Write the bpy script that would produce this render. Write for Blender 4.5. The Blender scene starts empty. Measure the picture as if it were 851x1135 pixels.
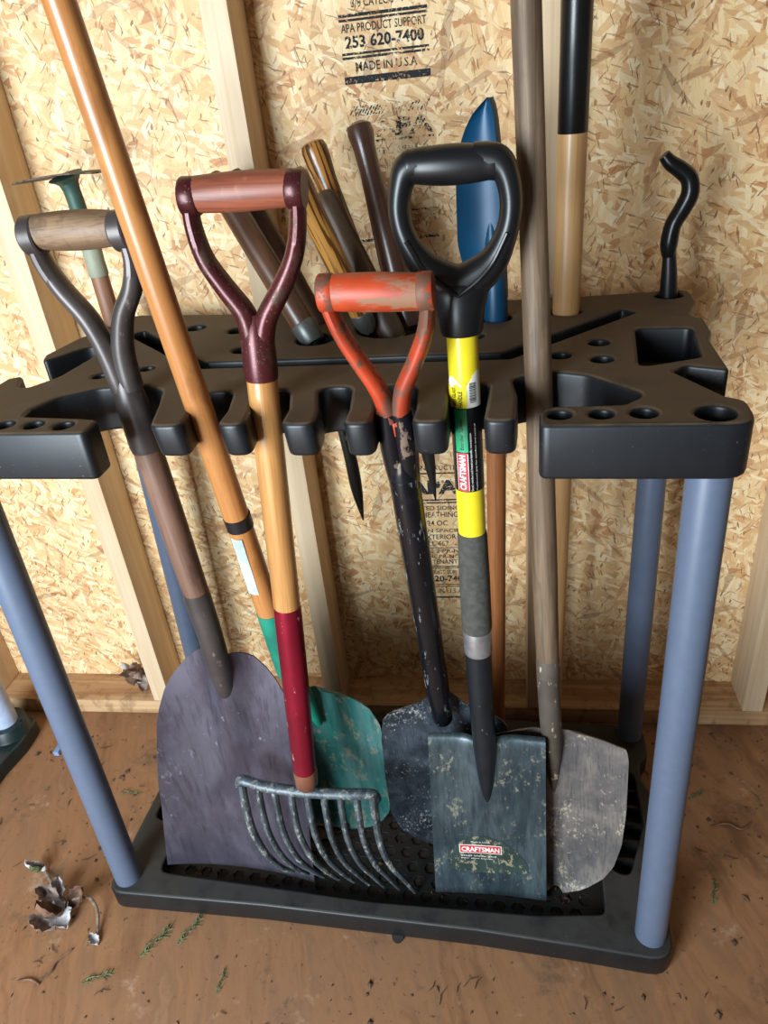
import bpy, bmesh, math, random
from mathutils import Vector, Matrix
random.seed(7)
COL = bpy.context.scene.collection
PI = math.pi

# ------------------------------------------------------------------ helpers
def lin(c):
    def f(v):
        v /= 255.0
        return v/12.92 if v <= .04045 else ((v+.055)/1.055)**2.4
    return (f(c[0]), f(c[1]), f(c[2]), 1.0)

def tag(o, label=None, cat=None, group=None, kind=None):
    if label: o['label'] = label
    if cat: o['category'] = cat
    if group: o['group'] = group
    if kind: o['kind'] = kind
    return o

def empty(name, mat=None, label=None, cat=None, group=None):
    o = bpy.data.objects.new(name, None); COL.objects.link(o)
    o.empty_display_size = .05
    if mat is not None: o.matrix_world = mat
    return tag(o, label, cat, group)

class MB:
    def __init__(s): s.v = []; s.f = []
    def add(s, vs, fs):
        n = len(s.v); s.v += [tuple(v) for v in vs]; s.f += [tuple(i+n for i in f) for f in fs]
    def tube(s, path, rad, seg=20, cap=True, closed=False, up=None, spin=0):
        path = [Vector(p) for p in path]; n = len(path)
        if not isinstance(rad, (list, tuple)) or (len(rad) == 2 and n != 2 and not isinstance(rad[0], (list, tuple))):
            rad = [rad]*n
        T = []
        for i in range(n):
            if closed: t = path[(i+1) % n]-path[i-1]
            else: t = path[min(i+1, n-1)]-path[max(i-1, 0)]
            T.append(t.normalized())
        ref = Vector(up) if up else (Vector((1, 0, 0)) if abs(T[0].x) < .8 else Vector((0, 0, 1)))
        N = []
        r = (ref-T[0]*ref.dot(T[0])).normalized()
        for i in range(n):
            r = (r-T[i]*r.dot(T[i])).normalized(); N.append(r.copy())
        vs = []; fs = []
        for i in range(n):
            a, b = rad[i] if isinstance(rad[i], (list, tuple)) else (rad[i], rad[i])
            B = T[i].cross(N[i])
            for k in range(seg):
                th = 2*PI*k/seg+spin
                vs.append(path[i]+N[i]*(a*math.cos(th))+B*(b*math.sin(th)))
        m = n if closed else n-1
        for i in range(m):
            for k in range(seg):
                a = i*seg+k; b = i*seg+(k+1) % seg; j = ((i+1) % n)*seg
                fs.append((a, b, j+(k+1) % seg, j+k))
        if cap and not closed:
            fs.append(tuple(range(seg-1, -1, -1))); fs.append(tuple((n-1)*seg+k for k in range(seg)))
        s.add(vs, fs)
    def box(s, a, b):
        x0, y0, z0 = a; x1, y1, z1 = b
        s.add([(x0,y0,z0),(x1,y0,z0),(x1,y1,z0),(x0,y1,z0),(x0,y0,z1),(x1,y0,z1),(x1,y1,z1),(x0,y1,z1)],
              [(3,2,1,0),(4,5,6,7),(0,1,5,4),(1,2,6,5),(2,3,7,6),(3,0,4,7)])
    def sheet(s, rows, t=(0, .002, 0)):
        """rows: list of lists of points; closed slab of thickness vector t"""
        R = len(rows); Cn = len(rows[0]); t = Vector(t)
        vs = [Vector(p) for r in rows for p in r]; N = len(vs)
        vs += [p+t for p in vs]; fs = []
        idx = lambda i, j: i*Cn+j
        for i in range(R-1):
            for j in range(Cn-1):
                a, b, c, d = idx(i,j), idx(i,j+1), idx(i+1,j+1), idx(i+1,j)
                fs.append((a, b, c, d)); fs.append((d+N, c+N, b+N, a+N))
        bd = [idx(0,j) for j in range(Cn)]+[idx(i,Cn-1) for i in range(1,R)]+[idx(R-1,j) for j in range(Cn-2,-1,-1)]+[idx(i,0) for i in range(R-2,0,-1)]
        for k in range(len(bd)):
            a, b = bd[k], bd[(k+1) % len(bd)]
            fs.append((b, a, a+N, b+N))
        s.add(vs, fs)
    def build(s, name, mat, parent=None, smooth=35, bevel=0, kind=None):
        me = bpy.data.meshes.new(name); me.from_pydata(s.v, [], s.f); me.update()
        bm = bmesh.new(); bm.from_mesh(me); bmesh.ops.recalc_face_normals(bm, faces=bm.faces)
        if bevel:
            es = [e for e in bm.edges if len(e.link_faces) == 2 and e.calc_face_angle(0) > .6]
            bmesh.ops.bevel(bm, geom=es, offset=bevel, segments=2, affect='EDGES', profile=.6)
        bm.to_mesh(me); bm.free()
        me.polygons.foreach_set('use_smooth', [True]*len(me.polygons))
        me.set_sharp_from_angle(angle=math.radians(smooth))
        me.materials.append(mat)
        o = bpy.data.objects.new(name, me); COL.objects.link(o)
        if parent: o.parent = parent
        if kind: o['kind'] = kind
        return o

def spline(pts, n=6):
    """Catmull-Rom through tuples of any length"""
    out = []; P = [pts[0]]+list(pts)+[pts[-1]]
    for i in range(1, len(P)-2):
        for k in range(n):
            t = k/n
            out.append(tuple(.5*((2*b)+(-a+c)*t+(2*a-5*b+4*c-d)*t*t+(-a+3*b-3*c+d)*t**3)
                             for a, b, c, d in zip(P[i-1], P[i], P[i+1], P[i+2])))
    out.append(tuple(pts[-1])); return out

def lerp_table(tab, x):
    if x <= tab[0][0]: return tab[0][1]
    for (a, b), (c, d) in zip(tab, tab[1:]):
        if x <= c: return b+(d-b)*(x-a)/(c-a)
    return tab[-1][1]

def roundpoly(pts, dr=.004):
    """pts (x,y[,r]) -> list of 2D points with filleted corners"""
    out = []; n = len(pts)
    for i in range(n):
        p = Vector(pts[i][:2]); r = pts[i][2] if len(pts[i]) > 2 else dr
        a = Vector(pts[i-1][:2]); b = Vector(pts[(i+1) % n][:2])
        da = (a-p); db = (b-p); la, lb = da.length, db.length; da /= la; db /= lb
        ang = da.angle(db)
        if ang > PI-.03: out.append(p); continue
        d = min(r/math.tan(ang/2), la*.48, lb*.48)
        A = p+da*d; B = p+db*d
        for k in range(6):
            t = k/5
            out.append(A*(1-t)**2+p*2*t*(1-t)+B*t*t)
    return out

def circle(x, y, r, n=20, ry=None):
    return [Vector((x+r*math.cos(2*PI*k/n), y+(ry or r)*math.sin(2*PI*k/n))) for k in range(n)]

def strip(path, w):
    P = [Vector(p) for p in path]; L = []; Rr = []
    for i, p in enumerate(P):
        if i == 0: d = (P[1]-p).normalized(); m = Vector((-d.y, d.x)); k = 1
        elif i == len(P)-1: d = (p-P[-2]).normalized(); m = Vector((-d.y, d.x)); k = 1
        else:
            d0 = (p-P[i-1]).normalized(); d1 = (P[i+1]-p).normalized()
            n0 = Vector((-d0.y, d0.x)); n1 = Vector((-d1.y, d1.x)); m = (n0+n1).normalized(); k = 1/m.dot(n0)
        L.append(p+m*w/2*k); Rr.append(p-m*w/2*k)
    return [tuple(v) for v in L+Rr[::-1]]

def plate_mesh(outlines, z0, z1, bev):
    cu = bpy.data.curves.new('plate', 'CURVE'); cu.dimensions = '2D'; cu.fill_mode = 'BOTH'
    for pts in outlines:
        sp = cu.splines.new('POLY'); sp.points.add(len(pts)-1); sp.use_cyclic_u = True
        for q, p in zip(sp.points, pts): q.co = (p[0], p[1], 0, 1)
    cu.extrude = (z1-z0)/2-bev; cu.bevel_depth = bev; cu.bevel_resolution = 2; cu.offset = -bev
    o = bpy.data.objects.new('plate', cu); COL.objects.link(o)
    dg = bpy.context.evaluated_depsgraph_get(); dg.update()
    me = bpy.data.meshes.new_from_object(o.evaluated_get(dg))
    bpy.data.objects.remove(o)
    me.transform(Matrix.Translation((0, 0, (z0+z1)/2)))
    return me

def mesh_to_mb(mb, me):
    mb.add([v.co.copy() for v in me.vertices], [tuple(p.vertices) for p in me.polygons])

_tc = {}
def text_geo(text, height, width=None, bold=0.0):
    """flat lettering in XY plane, lower-left at 0,0; returns verts, faces"""
    cu = bpy.data.curves.new('txt', 'FONT'); cu.body = text; cu.size = 1; cu.resolution_u = 2; cu.offset = bold
    o = bpy.data.objects.new('txt', cu); COL.objects.link(o)
    dg = bpy.context.evaluated_depsgraph_get(); dg.update()
    me = bpy.data.meshes.new_from_object(o.evaluated_get(dg))
    bpy.data.objects.remove(o)
    vs = [v.co.copy() for v in me.vertices]; fs = [tuple(p.vertices) for p in me.polygons]
    x0 = min(v.x for v in vs); x1 = max(v.x for v in vs); y0 = min(v.y for v in vs); y1 = max(v.y for v in vs)
    sy = height/(y1-y0); sx = (width/(x1-x0)) if width else sy
    return [Vector(((v.x-x0)*sx, (v.y-y0)*sy, 0)) for v in vs], fs

# ------------------------------------------------------------------ materials
class NT:
    def __init__(s, name):
        s.m = bpy.data.materials.new(name); s.m.use_nodes = True
        s.t = s.m.node_tree; s.n = s.t.nodes; s.l = s.t.links
        s.b = s.n['Principled BSDF']; s.out = s.n['Material Output']
        s.tc = s.n.new('ShaderNodeTexCoord').outputs['Object']
    def _set(s, sock, v):
        if hasattr(v, 'links') or isinstance(v, bpy.types.NodeSocket): s.l.new(v, sock)
        else: sock.default_value = v
    def map(s, vec, scale=(1,1,1), rot=(0,0,0), loc=(0,0,0)):
        if any(rot) and tuple(scale) != (1,1,1):                 # turn first, then stretch
            vec = s.map(vec, rot=rot); rot = (0,0,0)
        m = s.n.new('ShaderNodeMapping'); s._set(m.inputs['Vector'], vec)
        m.inputs['Scale'].default_value = scale; m.inputs['Rotation'].default_value = rot; m.inputs['Location'].default_value = loc
        return m.outputs[0]
    def noise(s, vec, scale=5, detail=3, rough=.55, dist=0, color=False, dim='3D'):
        m = s.n.new('ShaderNodeTexNoise'); m.noise_dimensions = dim; s._set(m.inputs['Vector'], vec)
        m.inputs['Scale'].default_value = scale; m.inputs['Detail'].default_value = detail
        m.inputs['Roughness'].default_value = rough; m.inputs['Distortion'].default_value = dist
        return m.outputs['Color' if color else 'Fac']
    def voro(s, vec, scale=1, out='Color', dim='2D', feature='F1', rnd=1):
        m = s.n.new('ShaderNodeTexVoronoi'); m.voronoi_dimensions = dim; m.feature = feature
        s._set(m.inputs['Vector'], vec); m.inputs['Scale'].default_value = scale; m.inputs['Randomness'].default_value = rnd
        return m.outputs[out]
    def math(s, op, a, b=0.0, clamp=False):
        m = s.n.new('ShaderNodeMath'); m.operation = op; m.use_clamp = clamp
        s._set(m.inputs[0], a); s._set(m.inputs[1], b); return m.outputs[0]
    def ramp(s, fac, stops, interp='LINEAR'):
        m = s.n.new('ShaderNodeValToRGB'); s._set(m.inputs[0], fac); r = m.color_ramp; r.interpolation = interp
        while len(r.elements) < len(stops): r.elements.new(.5)
        for e, (p, c) in zip(r.elements, stops):
            e.position = p; e.color = c if len(c) == 4 else (*c, 1)
        return m.outputs[0]
    def step(s, fac, a, b):
        m = s.n.new('ShaderNodeMapRange'); m.interpolation_type = 'SMOOTHSTEP'
        s._set(m.inputs[0], fac); m.inputs[1].default_value = a; m.inputs[2].default_value = b
        return m.outputs[0]
    def mix(s, fac, a, b, mode='MIX'):
        m = s.n.new('ShaderNodeMix'); m.data_type = 'RGBA'; m.blend_type = mode
        s._set(m.inputs[0], fac); s._set(m.inputs[6], a); s._set(m.inputs[7], b); return m.outputs[2]
    def sep(s, c):
        m = s.n.new('ShaderNodeSeparateColor'); s._set(m.inputs[0], c); return m.outputs
    def sepv(s, v):
        m = s.n.new('ShaderNodeSeparateXYZ'); s._set(m.inputs[0], v); return m.outputs
    def comb(s, x, y, z=0.0):
        m = s.n.new('ShaderNodeCombineXYZ'); s._set(m.inputs[0], x); s._set(m.inputs[1], y); s._set(m.inputs[2], z); return m.outputs[0]
    def vadd(s, a, b, scale=None):
        if scale is not None:
            k = s.n.new('ShaderNodeVectorMath'); k.operation = 'SCALE'; s._set(k.inputs[0], b); k.inputs['Scale'].default_value = scale; b = k.outputs[0]
        m = s.n.new('ShaderNodeVectorMath'); m.operation = 'ADD'; s._set(m.inputs[0], a); s._set(m.inputs[1], b); return m.outputs[0]
    def bump(s, h, strength=.2, dist=.001):
        m = s.n.new('ShaderNodeBump'); m.inputs['Strength'].default_value = strength; m.inputs['Distance'].default_value = dist
        s._set(m.inputs['Height'], h); s.l.new(m.outputs[0], s.b.inputs['Normal'])
    def done(s, col, rough=.5, metal=0.0, spec=None, coat=0.0):
        s._set(s.b.inputs['Base Color'], col); s._set(s.b.inputs['Roughness'], rough); s._set(s.b.inputs['Metallic'], metal)
        if spec is not None: s.b.inputs['Specular IOR Level'].default_value = spec
        if coat: s.b.inputs['Coat Weight'].default_value = coat; s.b.inputs['Coat Roughness'].default_value = .2
        return s.m

def wood(name, light, dark, sc=1.0, rough=.5, contrast=(.35, .68), blotch=None, blotch_amt=.5, axis='Z', coat=0.0, bump=.15, fine=90):
    t = NT(name)
    st = {'Z': (1, 1, .06), 'X': (.06, 1, 1), 'Y': (1, .06, 1)}[axis]
    v = t.map(t.tc, scale=st)
    g = t.noise(v, 55*sc, 4, .6, .6); f = t.noise(t.map(t.tc, scale=tuple(k if k == 1 else .02 for k in st)), fine*6*sc, 2)
    col = t.ramp(g, [(contrast[0], lin(light)), (contrast[1], lin(dark))])
    col = t.mix(t.step(f, .5, .72), col, t.mix(.55, col, lin(dark)))
    if blotch:
        b = t.step(t.noise(t.map(t.tc, scale=(1, 1, .45)), 30, 5, .65), .5, .64)
        col = t.mix(t.math('MULTIPLY', b, blotch_amt), col, lin(blotch))
    t.bump(t.math('ADD', g, t.math('MULTIPLY', f, .6)), bump, .0008)
    return t.done(col, rough, coat=coat)

def zebra(name, light, dark):
    t = NT(name)
    v = t.vadd(t.map(t.tc, scale=(1, 1, .05)), t.noise(t.map(t.tc, scale=(1, 1, .3)), 9, 2, color=True), .03)
    g = t.noise(v, 210, 1.5, .4)
    col = t.ramp(g, [(.38, lin(light)), (.47, lin(light)), (.56, lin(dark))])
    return t.done(col, .32, coat=.4)

def worn(name, paint, under, amt=.55, soft=.05, rough=.4, metal=0.0, sc=60, under_metal=0.0, spec=None, stretch=.5, speck=None, bump=.2, dk=.78, xs=1):
    """paint chipped back to what is under it; amt = noise threshold (higher = less wear)"""
    t = NT(name)
    n = t.noise(t.map(t.tc, scale=(xs, 1, stretch)), sc, 6, .7)
    m = t.step(n, amt, amt+soft)
    big = t.noise(t.tc, sc*.2, 3)
    p = t.mix(t.step(big, .35, .65), lin(paint), lin([min(255, c*dk) for c in paint]))
    col = t.mix(m, p, lin(under))
    if speck:
        k = t.step(t.noise(t.tc, 420, 2, .7), .66, .7)
        col = t.mix(k, col, lin(speck))
    t.bump(n, bump, .0006)
    r = t.math('ADD', rough, t.math('MULTIPLY', m, .2))
    return t.done(col, r, t.math('ADD', metal, t.math('MULTIPLY', m, under_metal-metal)), spec)

def scuffed(name, base, mid, light, rough, metal, sc, stretch, fine, amt):
    """used steel: broad mottling, lengthwise rubbing and fine scratched patches"""
    t = NT(name)
    big = t.noise(t.map(t.tc, scale=(1, 1, stretch)), sc, 5, .65, .4)
    rub = t.noise(t.map(t.tc, scale=(1, 1, .08)), fine*1.6, 3, .6)
    fn = t.noise(t.map(t.tc, scale=(1, 1, .55)), fine, 5, .75)
    col = t.mix(t.step(big, .36, .66), lin(base), lin(mid))
    col = t.mix(t.math('MULTIPLY', t.step(rub, .48, .72), .5), col, lin([c*.62 for c in base]))
    pat = t.noise(t.map(t.tc, scale=(1, 1, .7), loc=(4, 2, 1)), sc*.8, 4, .6)
    k = t.math('MULTIPLY', t.step(t.math('ADD', t.math('MULTIPLY', fn, .6), t.math('MULTIPLY', pat, .4)), amt+.06, amt+.14), .8)
    col = t.mix(k, col, lin(light))
    t.bump(t.math('ADD', big, fn), .18, .0006)
    return t.done(col, t.math('ADD', rough, t.math('MULTIPLY', t.math('ADD', k, t.math('MULTIPLY', big, .25)), .22)), t.math('MULTIPLY', t.math('SUBTRACT', 1.0, k), metal))

def plain(name, c, rough=.5, metal=0.0, var=.12, sc=40, coat=0.0, spec=None):
    t = NT(name)
    n = t.noise(t.tc, sc, 4)
    col = t.mix(t.step(n, .3, .7), lin([v*(1-var) for v in c]), lin([min(255, v*(1+var)) for v in c]))
    return t.done(col, rough, metal, spec, coat)

def dusty_plastic(name, c, dust, dust_amt=.85, rough=.38):
    t = NT(name)
    nz = t.sepv(t.n.new('ShaderNodeNewGeometry').outputs['Normal'])[2]
    n = t.noise(t.tc, 18, 5, .65)
    k = t.math('MULTIPLY', t.step(nz, .55, .95), t.math('MULTIPLY', t.step(n, .15, .6), dust_amt))
    col = t.mix(k, t.mix(t.step(t.noise(t.tc, 25, 4), .3, .7), lin(c), lin([v*1.25 for v in c])), lin(dust))
    sp = t.step(t.noise(t.tc, 350, 2, .7), .7, .74)
    col = t.mix(t.math('MULTIPLY', sp, .35), col, lin((150, 140, 120)))
    t.bump(t.noise(t.tc, 900, 2), .12, .0004)
    return t.done(col, t.math('ADD', rough, t.math('MULTIPLY', k, .4)))

def osb(name):
    t = NT(name)
    x, y, z = t.sepv(t.tc)[0:3]
    p = t.comb(x, z)
    p = t.vadd(p, t.noise(p, 9, 2, .6, color=True), .022)
    p = t.vadd(p, t.noise(p, 110, 3, .7, color=True), .0042)
    col = t.ramp(t.noise(p, 16, 4, .6), [(.3, lin((230, 196, 144))), (.7, lin((208, 162, 108)))])
    hgt = None
    ang = [35, 118, 70, 155, 12, 95, 140, 50, 110, 165, 80, 25]
    size = [(.11, .040), (.095, .034), (.085, .026), (.075, .026), (.07, .020), (.06, .020), (.05, .013), (.045, .015), (.036, .009), (.03, .010), (.026, .007), (.022, .006)]
    tones = [(230, 194, 142), (238, 208, 158), (216, 172, 118), (234, 200, 146), (244, 220, 176), (224, 180, 130), (206, 156, 106), (236, 206, 156), (248, 228, 188), (194, 140, 92), (240, 212, 164)]
    for k, (a, (L, W)) in enumerate(zip(ang, size)):
        v = t.map(p, scale=(1/L, 1/W, 1), rot=(0, 0, math.radians(a)), loc=(k*3.7, k*5.1, 0))
        c = t.sep(t.voro(v))
        thr = .55 if k < 6 else .74
        m = t.step(c[0], thr, thr+.01)
        i = (k*3) % len(tones)
        fc = t.ramp(c[1], [(j/5, lin(tones[(i+j*2) % len(tones)])) for j in range(6)])
        g = t.noise(t.map(v, scale=(.3, 4.5, 1)), 2.4, 4, .65, dim='2D')
        fc = t.mix(t.math('MULTIPLY', t.step(g, .40, .75), .45), fc, t.mix(1.0, fc, lin((222, 182, 136)), 'MULTIPLY'))
        col = t.mix(m, col, fc)
        h = t.math('MULTIPLY', m, c[2])
        hgt = h if hgt is None else t.math('ADD', t.math('MULTIPLY', hgt, t.math('SUBTRACT', 1.0, t.math('MULTIPLY', m, .6))), h)
    for k, (a, L, W, thr, am) in enumerate([(20, .016, .0018, .975, .7), (75, .013, .0018, .975, .75), (130, .012, .0016, .975, .75), (100, .007, .003, .982, .8), (160, .06, .009, .955, .4), (48, .05, .008, .955, .4), (105, .06, .010, .955, .4)]):
        v = t.map(p, scale=(1/L, 1/W, 1), rot=(0, 0, math.radians(a)), loc=(k*2.3+9, k*4.1, 0))
        c = t.sep(t.voro(v))
        col = t.mix(t.math('MULTIPLY', t.step(c[0], thr, thr+.01), am), col, t.ramp(c[1], [(0, lin((96, 56, 32))), (1, lin((184, 122, 74)))]))
    t.bump(hgt, .4, .0016)
    return t.done(col, .62)

def floor_mat(name):
    t = NT(name)
    v = t.map(t.tc, scale=(2.4, .4, 1), rot=(0, 0, -.35))
    v = t.vadd(v, t.noise(t.tc, 4, 3, color=True), .25)
    g = t.noise(v, 7, 6, .62, .6)
    col = t.ramp(g, [(.30, lin((112, 75, 47))), (.48, lin((148, 105, 71))), (.60, lin((132, 95, 66))), (.74, lin((170, 130, 95)))])
    f = t.noise(t.map(t.tc, scale=(1, .08, 1), rot=(0, 0, -.35)), 150, 3)
    col = t.mix(t.math('MULTIPLY', t.step(f, .5, .75), .28), col, lin((120, 76, 48)))
    s0 = t.step(t.noise(t.map(t.tc, loc=(1, 4, 0)), 2.6, 5, .65), .45, .7)
    col = t.mix(t.math('MULTIPLY', s0, .45), col, lin((136, 100, 76)))
    s1 = t.step(t.noise(t.tc, 6.5, 7, .75), .55, .66)
    col = t.mix(t.math('MULTIPLY', s1, .7), col, lin((92, 72, 56)))
    s2 = t.step(t.noise(t.map(t.tc, loc=(3, 1, 0)), 70, 5, .75), .61, .67)
    col = t.mix(t.math('MULTIPLY', s2, .75), col, lin((70, 46, 30)))
    s3 = t.step(t.noise(t.map(t.tc, loc=(8, 2, 0)), 11, 6, .75), .58, .7)
    col = t.mix(t.math('MULTIPLY', s3, .4), col, lin((196, 166, 140)))
    t.bump(t.math('ADD', g, s2), .25, .0015)
    return t.done(col, .68)

def ink_mat(name, amt=.5):
    t = NT(name)
    n = t.noise(t.tc, 260, 4, .75); n2 = t.noise(t.tc, 45, 3)
    k = t.step(t.math('ADD', n, t.math('MULTIPLY', n2, .5)), amt+.2, amt+.28)
    d = t.n.new('ShaderNodeBsdfDiffuse'); d.inputs[0].default_value = lin((52, 54, 56))
    tr = t.n.new('ShaderNodeBsdfTransparent'); mx = t.n.new('ShaderNodeMixShader')
    t.l.new(k, mx.inputs[0]); t.l.new(d.outputs[0], mx.inputs[1]); t.l.new(tr.outputs[0], mx.inputs[2])
    t.l.new(mx.outputs[0], t.out.inputs[0])
    return t.m

def lattice_mat(name): return plain(name, (26, 25, 24), .6)

M = {}
M['osb'] = osb('osb_board')
M['floor'] = floor_mat('plywood_floor')
M['stud'] = wood('stud_pine', (224, 200, 168), (198, 166, 128), .55, .6, (.3, .75), fine=30)
M['plate_wood'] = wood('sole_plate_pine', (214, 180, 136), (150, 104, 66), .5, .65, (.3, .75), blotch=(110, 74, 46), blotch_amt=.45, axis='X', fine=30)
M['ink'] = ink_mat('stamp_ink', .60)
M['ink_faint'] = ink_mat('faint_stamp_ink', .48)
M['black_plastic'] = dusty_plastic('black_plastic', (17, 20, 24), (92, 75, 56), .92, .42)
M['base_plastic'] = dusty_plastic('base_black_plastic', (16, 18, 20), (52, 49, 46), .85, .42)
M['tray_soil'] = plain('tray_soil', (32, 25, 19), .9, 0, .4, 80)
M['dark_tray'] = plain('tray_floor_plastic', (15, 14, 13), .7)
M['post'] = plain('blue_grey_post', (88, 99, 119), .42, 0, .015, 60)
M['pale_post'] = plain('pale_post', (172, 186, 214), .4, 0, .04, 60)
M['green_black'] = plain('green_black_plastic', (22, 38, 40), .4)
M['walnut'] = wood('weathered_brown_handle', (128, 94, 76), (84, 58, 46), 1, .55, blotch=(64, 46, 38), blotch_amt=.6)
M['grip_grey'] = wood('worn_grey_brown_grip', (142, 112, 84), (86, 64, 46), 1.2, .55, blotch=(60, 46, 36), blotch_amt=.5, axis='X')
M['iron'] = worn('dark_iron', (92, 84, 82), (128, 114, 104), .58, .10, .40, .45, 50, .45)
M['scoop'] = scuffed('scoop_steel', (76, 70, 82), (102, 98, 111), (140, 136, 144), .36, .5, 9, .6, 60, .54)
M['orange_wood'] = wood('varnished_orange_handle', (190, 130, 74), (158, 98, 50), .7, .36, (.3, .75), blotch=(112, 66, 34), blotch_amt=.35, coat=.35)
M['ash'] = wood('varnished_ash_handle', (206, 152, 92), (160, 104, 54), 1.0, .3, (.35, .65), coat=.6)
M['red_grip'] = wood('red_stained_grip', (152, 84, 60), (108, 54, 38), 1.2, .45, blotch=(176, 120, 88), blotch_amt=.6, axis='X')
M['maroon'] = worn('maroon_paint', (84, 34, 36), (82, 60, 50), .54, .1, .32, .35, 40, .5, speck=(140, 110, 100))
M['crimson'] = worn('crimson_metallic_paint', (158, 34, 58), (190, 150, 130), .64, .03, .28, .65, 90, .3, stretch=.4, dk=.9)
M['copper'] = worn('copper_collar', (182, 122, 98), (120, 84, 66), .58, .1, .35, .6, 60, .6)
M['fork_steel'] = scuffed('scuffed_fork_steel', (66, 74, 80), (100, 108, 114), (158, 158, 150), .42, .4, 60, .6, 160, .46)
M['teal'] = scuffed('teal_paint', (28, 100, 94), (66, 106, 104), (120, 116, 96), .48, .1, 40, .12, 60, .465)
M['teal_socket'] = worn('teal_socket_paint', (28, 132, 108), (96, 100, 82), .62, .05, .4, 0, 60, .2)
M['label_white'] = worn('torn_white_label', (196, 214, 212), (168, 186, 184), .55, .1, .6, 0, 90, 0)
M['black_band'] = plain('black_band', (24, 26, 30), .35)
M['orange_red'] = worn('orange_red_paint', (192, 68, 36), (110, 74, 58), .48, .07, .42, .1, 55, .3, stretch=.6)
M['orange_grip'] = worn('orange_red_grip_paint', (200, 72, 34), (140, 98, 72), .50, .07, .45, 0, 45, 0, stretch=1, xs=.3)
M['black_wrap'] = worn('glossy_black_wrap', (14, 16, 22), (120, 122, 124), .61, .03, .24, 0, 120, 0, stretch=.25, bump=.5)
M['black_blade'] = scuffed('black_blade', (40, 47, 54), (72, 82, 92), (172, 174, 170), .42, .35, 22, .7, 260, .475)
M['grip_plastic'] = plain('black_grip_plastic', (19, 20, 23), .36, 0, .15, 30)
M['yellow'] = worn('yellow_fibreglass', (228, 204, 40), (130, 110, 40), .70, .03, .3, 0, 150, 0, bump=.05, dk=.96)
M['label_yellow'] = plain('label_yellow', (245, 224, 30), .4, 0, .03)
M['label_black'] = plain('label_black', (12, 12, 14), .3, 0, .03)
M['label_green'] = plain('label_green', (36, 160, 106), .4, 0, .04)
M['label_red'] = plain('label_red', (196, 52, 62), .4, 0, .05)
M['white_ink'] = plain('white_ink', (225, 222, 214), .5, 0, .05)
M['dark_ink'] = plain('dark_ink', (36, 34, 30), .5, 0, .05)
M['foam'] = plain('dark_foam_sleeve', (66, 64, 58), .85, 0, .12, 120)
M['silver'] = plain('brushed_silver_band', (176, 180, 184), .32, .8, .08, 60)
M['socket_black'] = worn('black_socket_paint', (28, 34, 40), (130, 132, 128), .66, .04, .35, .2, 100, .2, stretch=.5)
M['spade_blade'] = scuffed('blue_black_spade_steel', (50, 63, 70), (84, 97, 102), (128, 124, 104), .38, .4, 26, .25, 150, .49)
M['sticker'] = worn('worn_dark_sticker', (48, 64, 60), (128, 122, 98), .53, .05, .5, 0, 120, 0)
M['grey_wood'] = wood('weathered_grey_handle', (132, 108, 84), (84, 66, 50), 1.3, .62, (.35, .62), blotch=(76, 60, 48), blotch_amt=.35, bump=.4)
M['muddy_socket'] = worn('muddy_socket', (92, 82, 72), (176, 158, 134), .6, .05, .6, .2, 70, 0)
M['grey_blade'] = scuffed('scuffed_grey_blade', (96, 92, 92), (128, 120, 114), (178, 164, 140), .48, .3, 24, .7, 200, .475)
M['pale_wood'] = wood('pale_clear_handle', (214, 170, 116), (180, 130, 80), .8, .4, (.3, .75), coat=.3)
M['black_paint'] = worn('black_handle_paint', (18, 19, 20), (96, 92, 76), .70, .02, .3, 0, 120, 0)
M['blue'] = worn('blue_paint', (12, 76, 114), (66, 84, 92), .68, .06, .4, .1, 30, .2, stretch=.3)
M['red_brown'] = wood('red_brown_handle', (170, 108, 64), (120, 68, 36), .8, .42, (.3, .72))
M['hoe_wood'] = wood('brown_hoe_handle', (158, 112, 84), (108, 72, 52), 1, .5, blotch=(88, 60, 46))
M['green_rust'] = worn('green_rusty_paint', (62, 96, 82), (104, 82, 62), .52, .1, .55, .1, 70, .1)
M['tape'] = worn('grey_green_tape', (150, 152, 130), (112, 110, 90), .55, .1, .6, 0, 50, 0)
M['rust'] = worn('rusty_steel', (96, 78, 64), (58, 46, 40), .5, .1, .6, .3, 60, .2)
M['dark_brown'] = wood('dark_brown_handle', (112, 76, 54), (70, 46, 34), 1, .38, blotch=(54, 36, 28), blotch_amt=.5, coat=.3)
M['dark_smooth'] = wood('dark_smooth_handle', (92, 62, 48), (62, 40, 32), .9, .3, blotch=(48, 32, 26), blotch_amt=.4, coat=.4)
M['grubby'] = wood('grubby_brown_handle', (104, 84, 62), (66, 50, 38), 1, .45, blotch=(50, 40, 32), blotch_amt=.7)
M['zebra_light'] = zebra('striped_light_wood', (206, 146, 70), (104, 60, 24))
M['zebra_dark'] = zebra('striped_brown_wood', (182, 122, 56), (78, 44, 20))
M['ferrule'] = worn('grey_ferrule', (120, 124, 122), (86, 88, 84), .55, .1, .4, .6, 70, .4)
M['tine'] = worn('black_steel_tine', (40, 42, 40), (92, 88, 80), .6, .1, .35, .6, 80, .4)
M['hook'] = worn('black_steel_hook', (26, 27, 28), (104, 92, 70), .64, .06, .28, .4, 70, .2)
M['leaf'] = plain('dry_leaf', (142, 122, 112), .75, 0, .25, 70)
M['leaf_pale'] = plain('pale_dry_leaf', (176, 172, 174), .75, 0, .15, 70)
M['leaf_brown'] = plain('brown_dry_leaf', (104, 76, 60), .75, 0, .25, 70)
M['twig'] = plain('dry_twig', (120, 104, 88), .8, 0, .2, 200)
M['grass'] = plain('dry_green_grass', (92, 100, 66), .7, 0, .3, 150)
M['litter'] = plain('dark_litter', (78, 58, 42), .85, 0, .4, 60)
M['scrap'] = plain('blue_grey_scrap', (120, 146, 190), .5, 0, .05)

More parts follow.
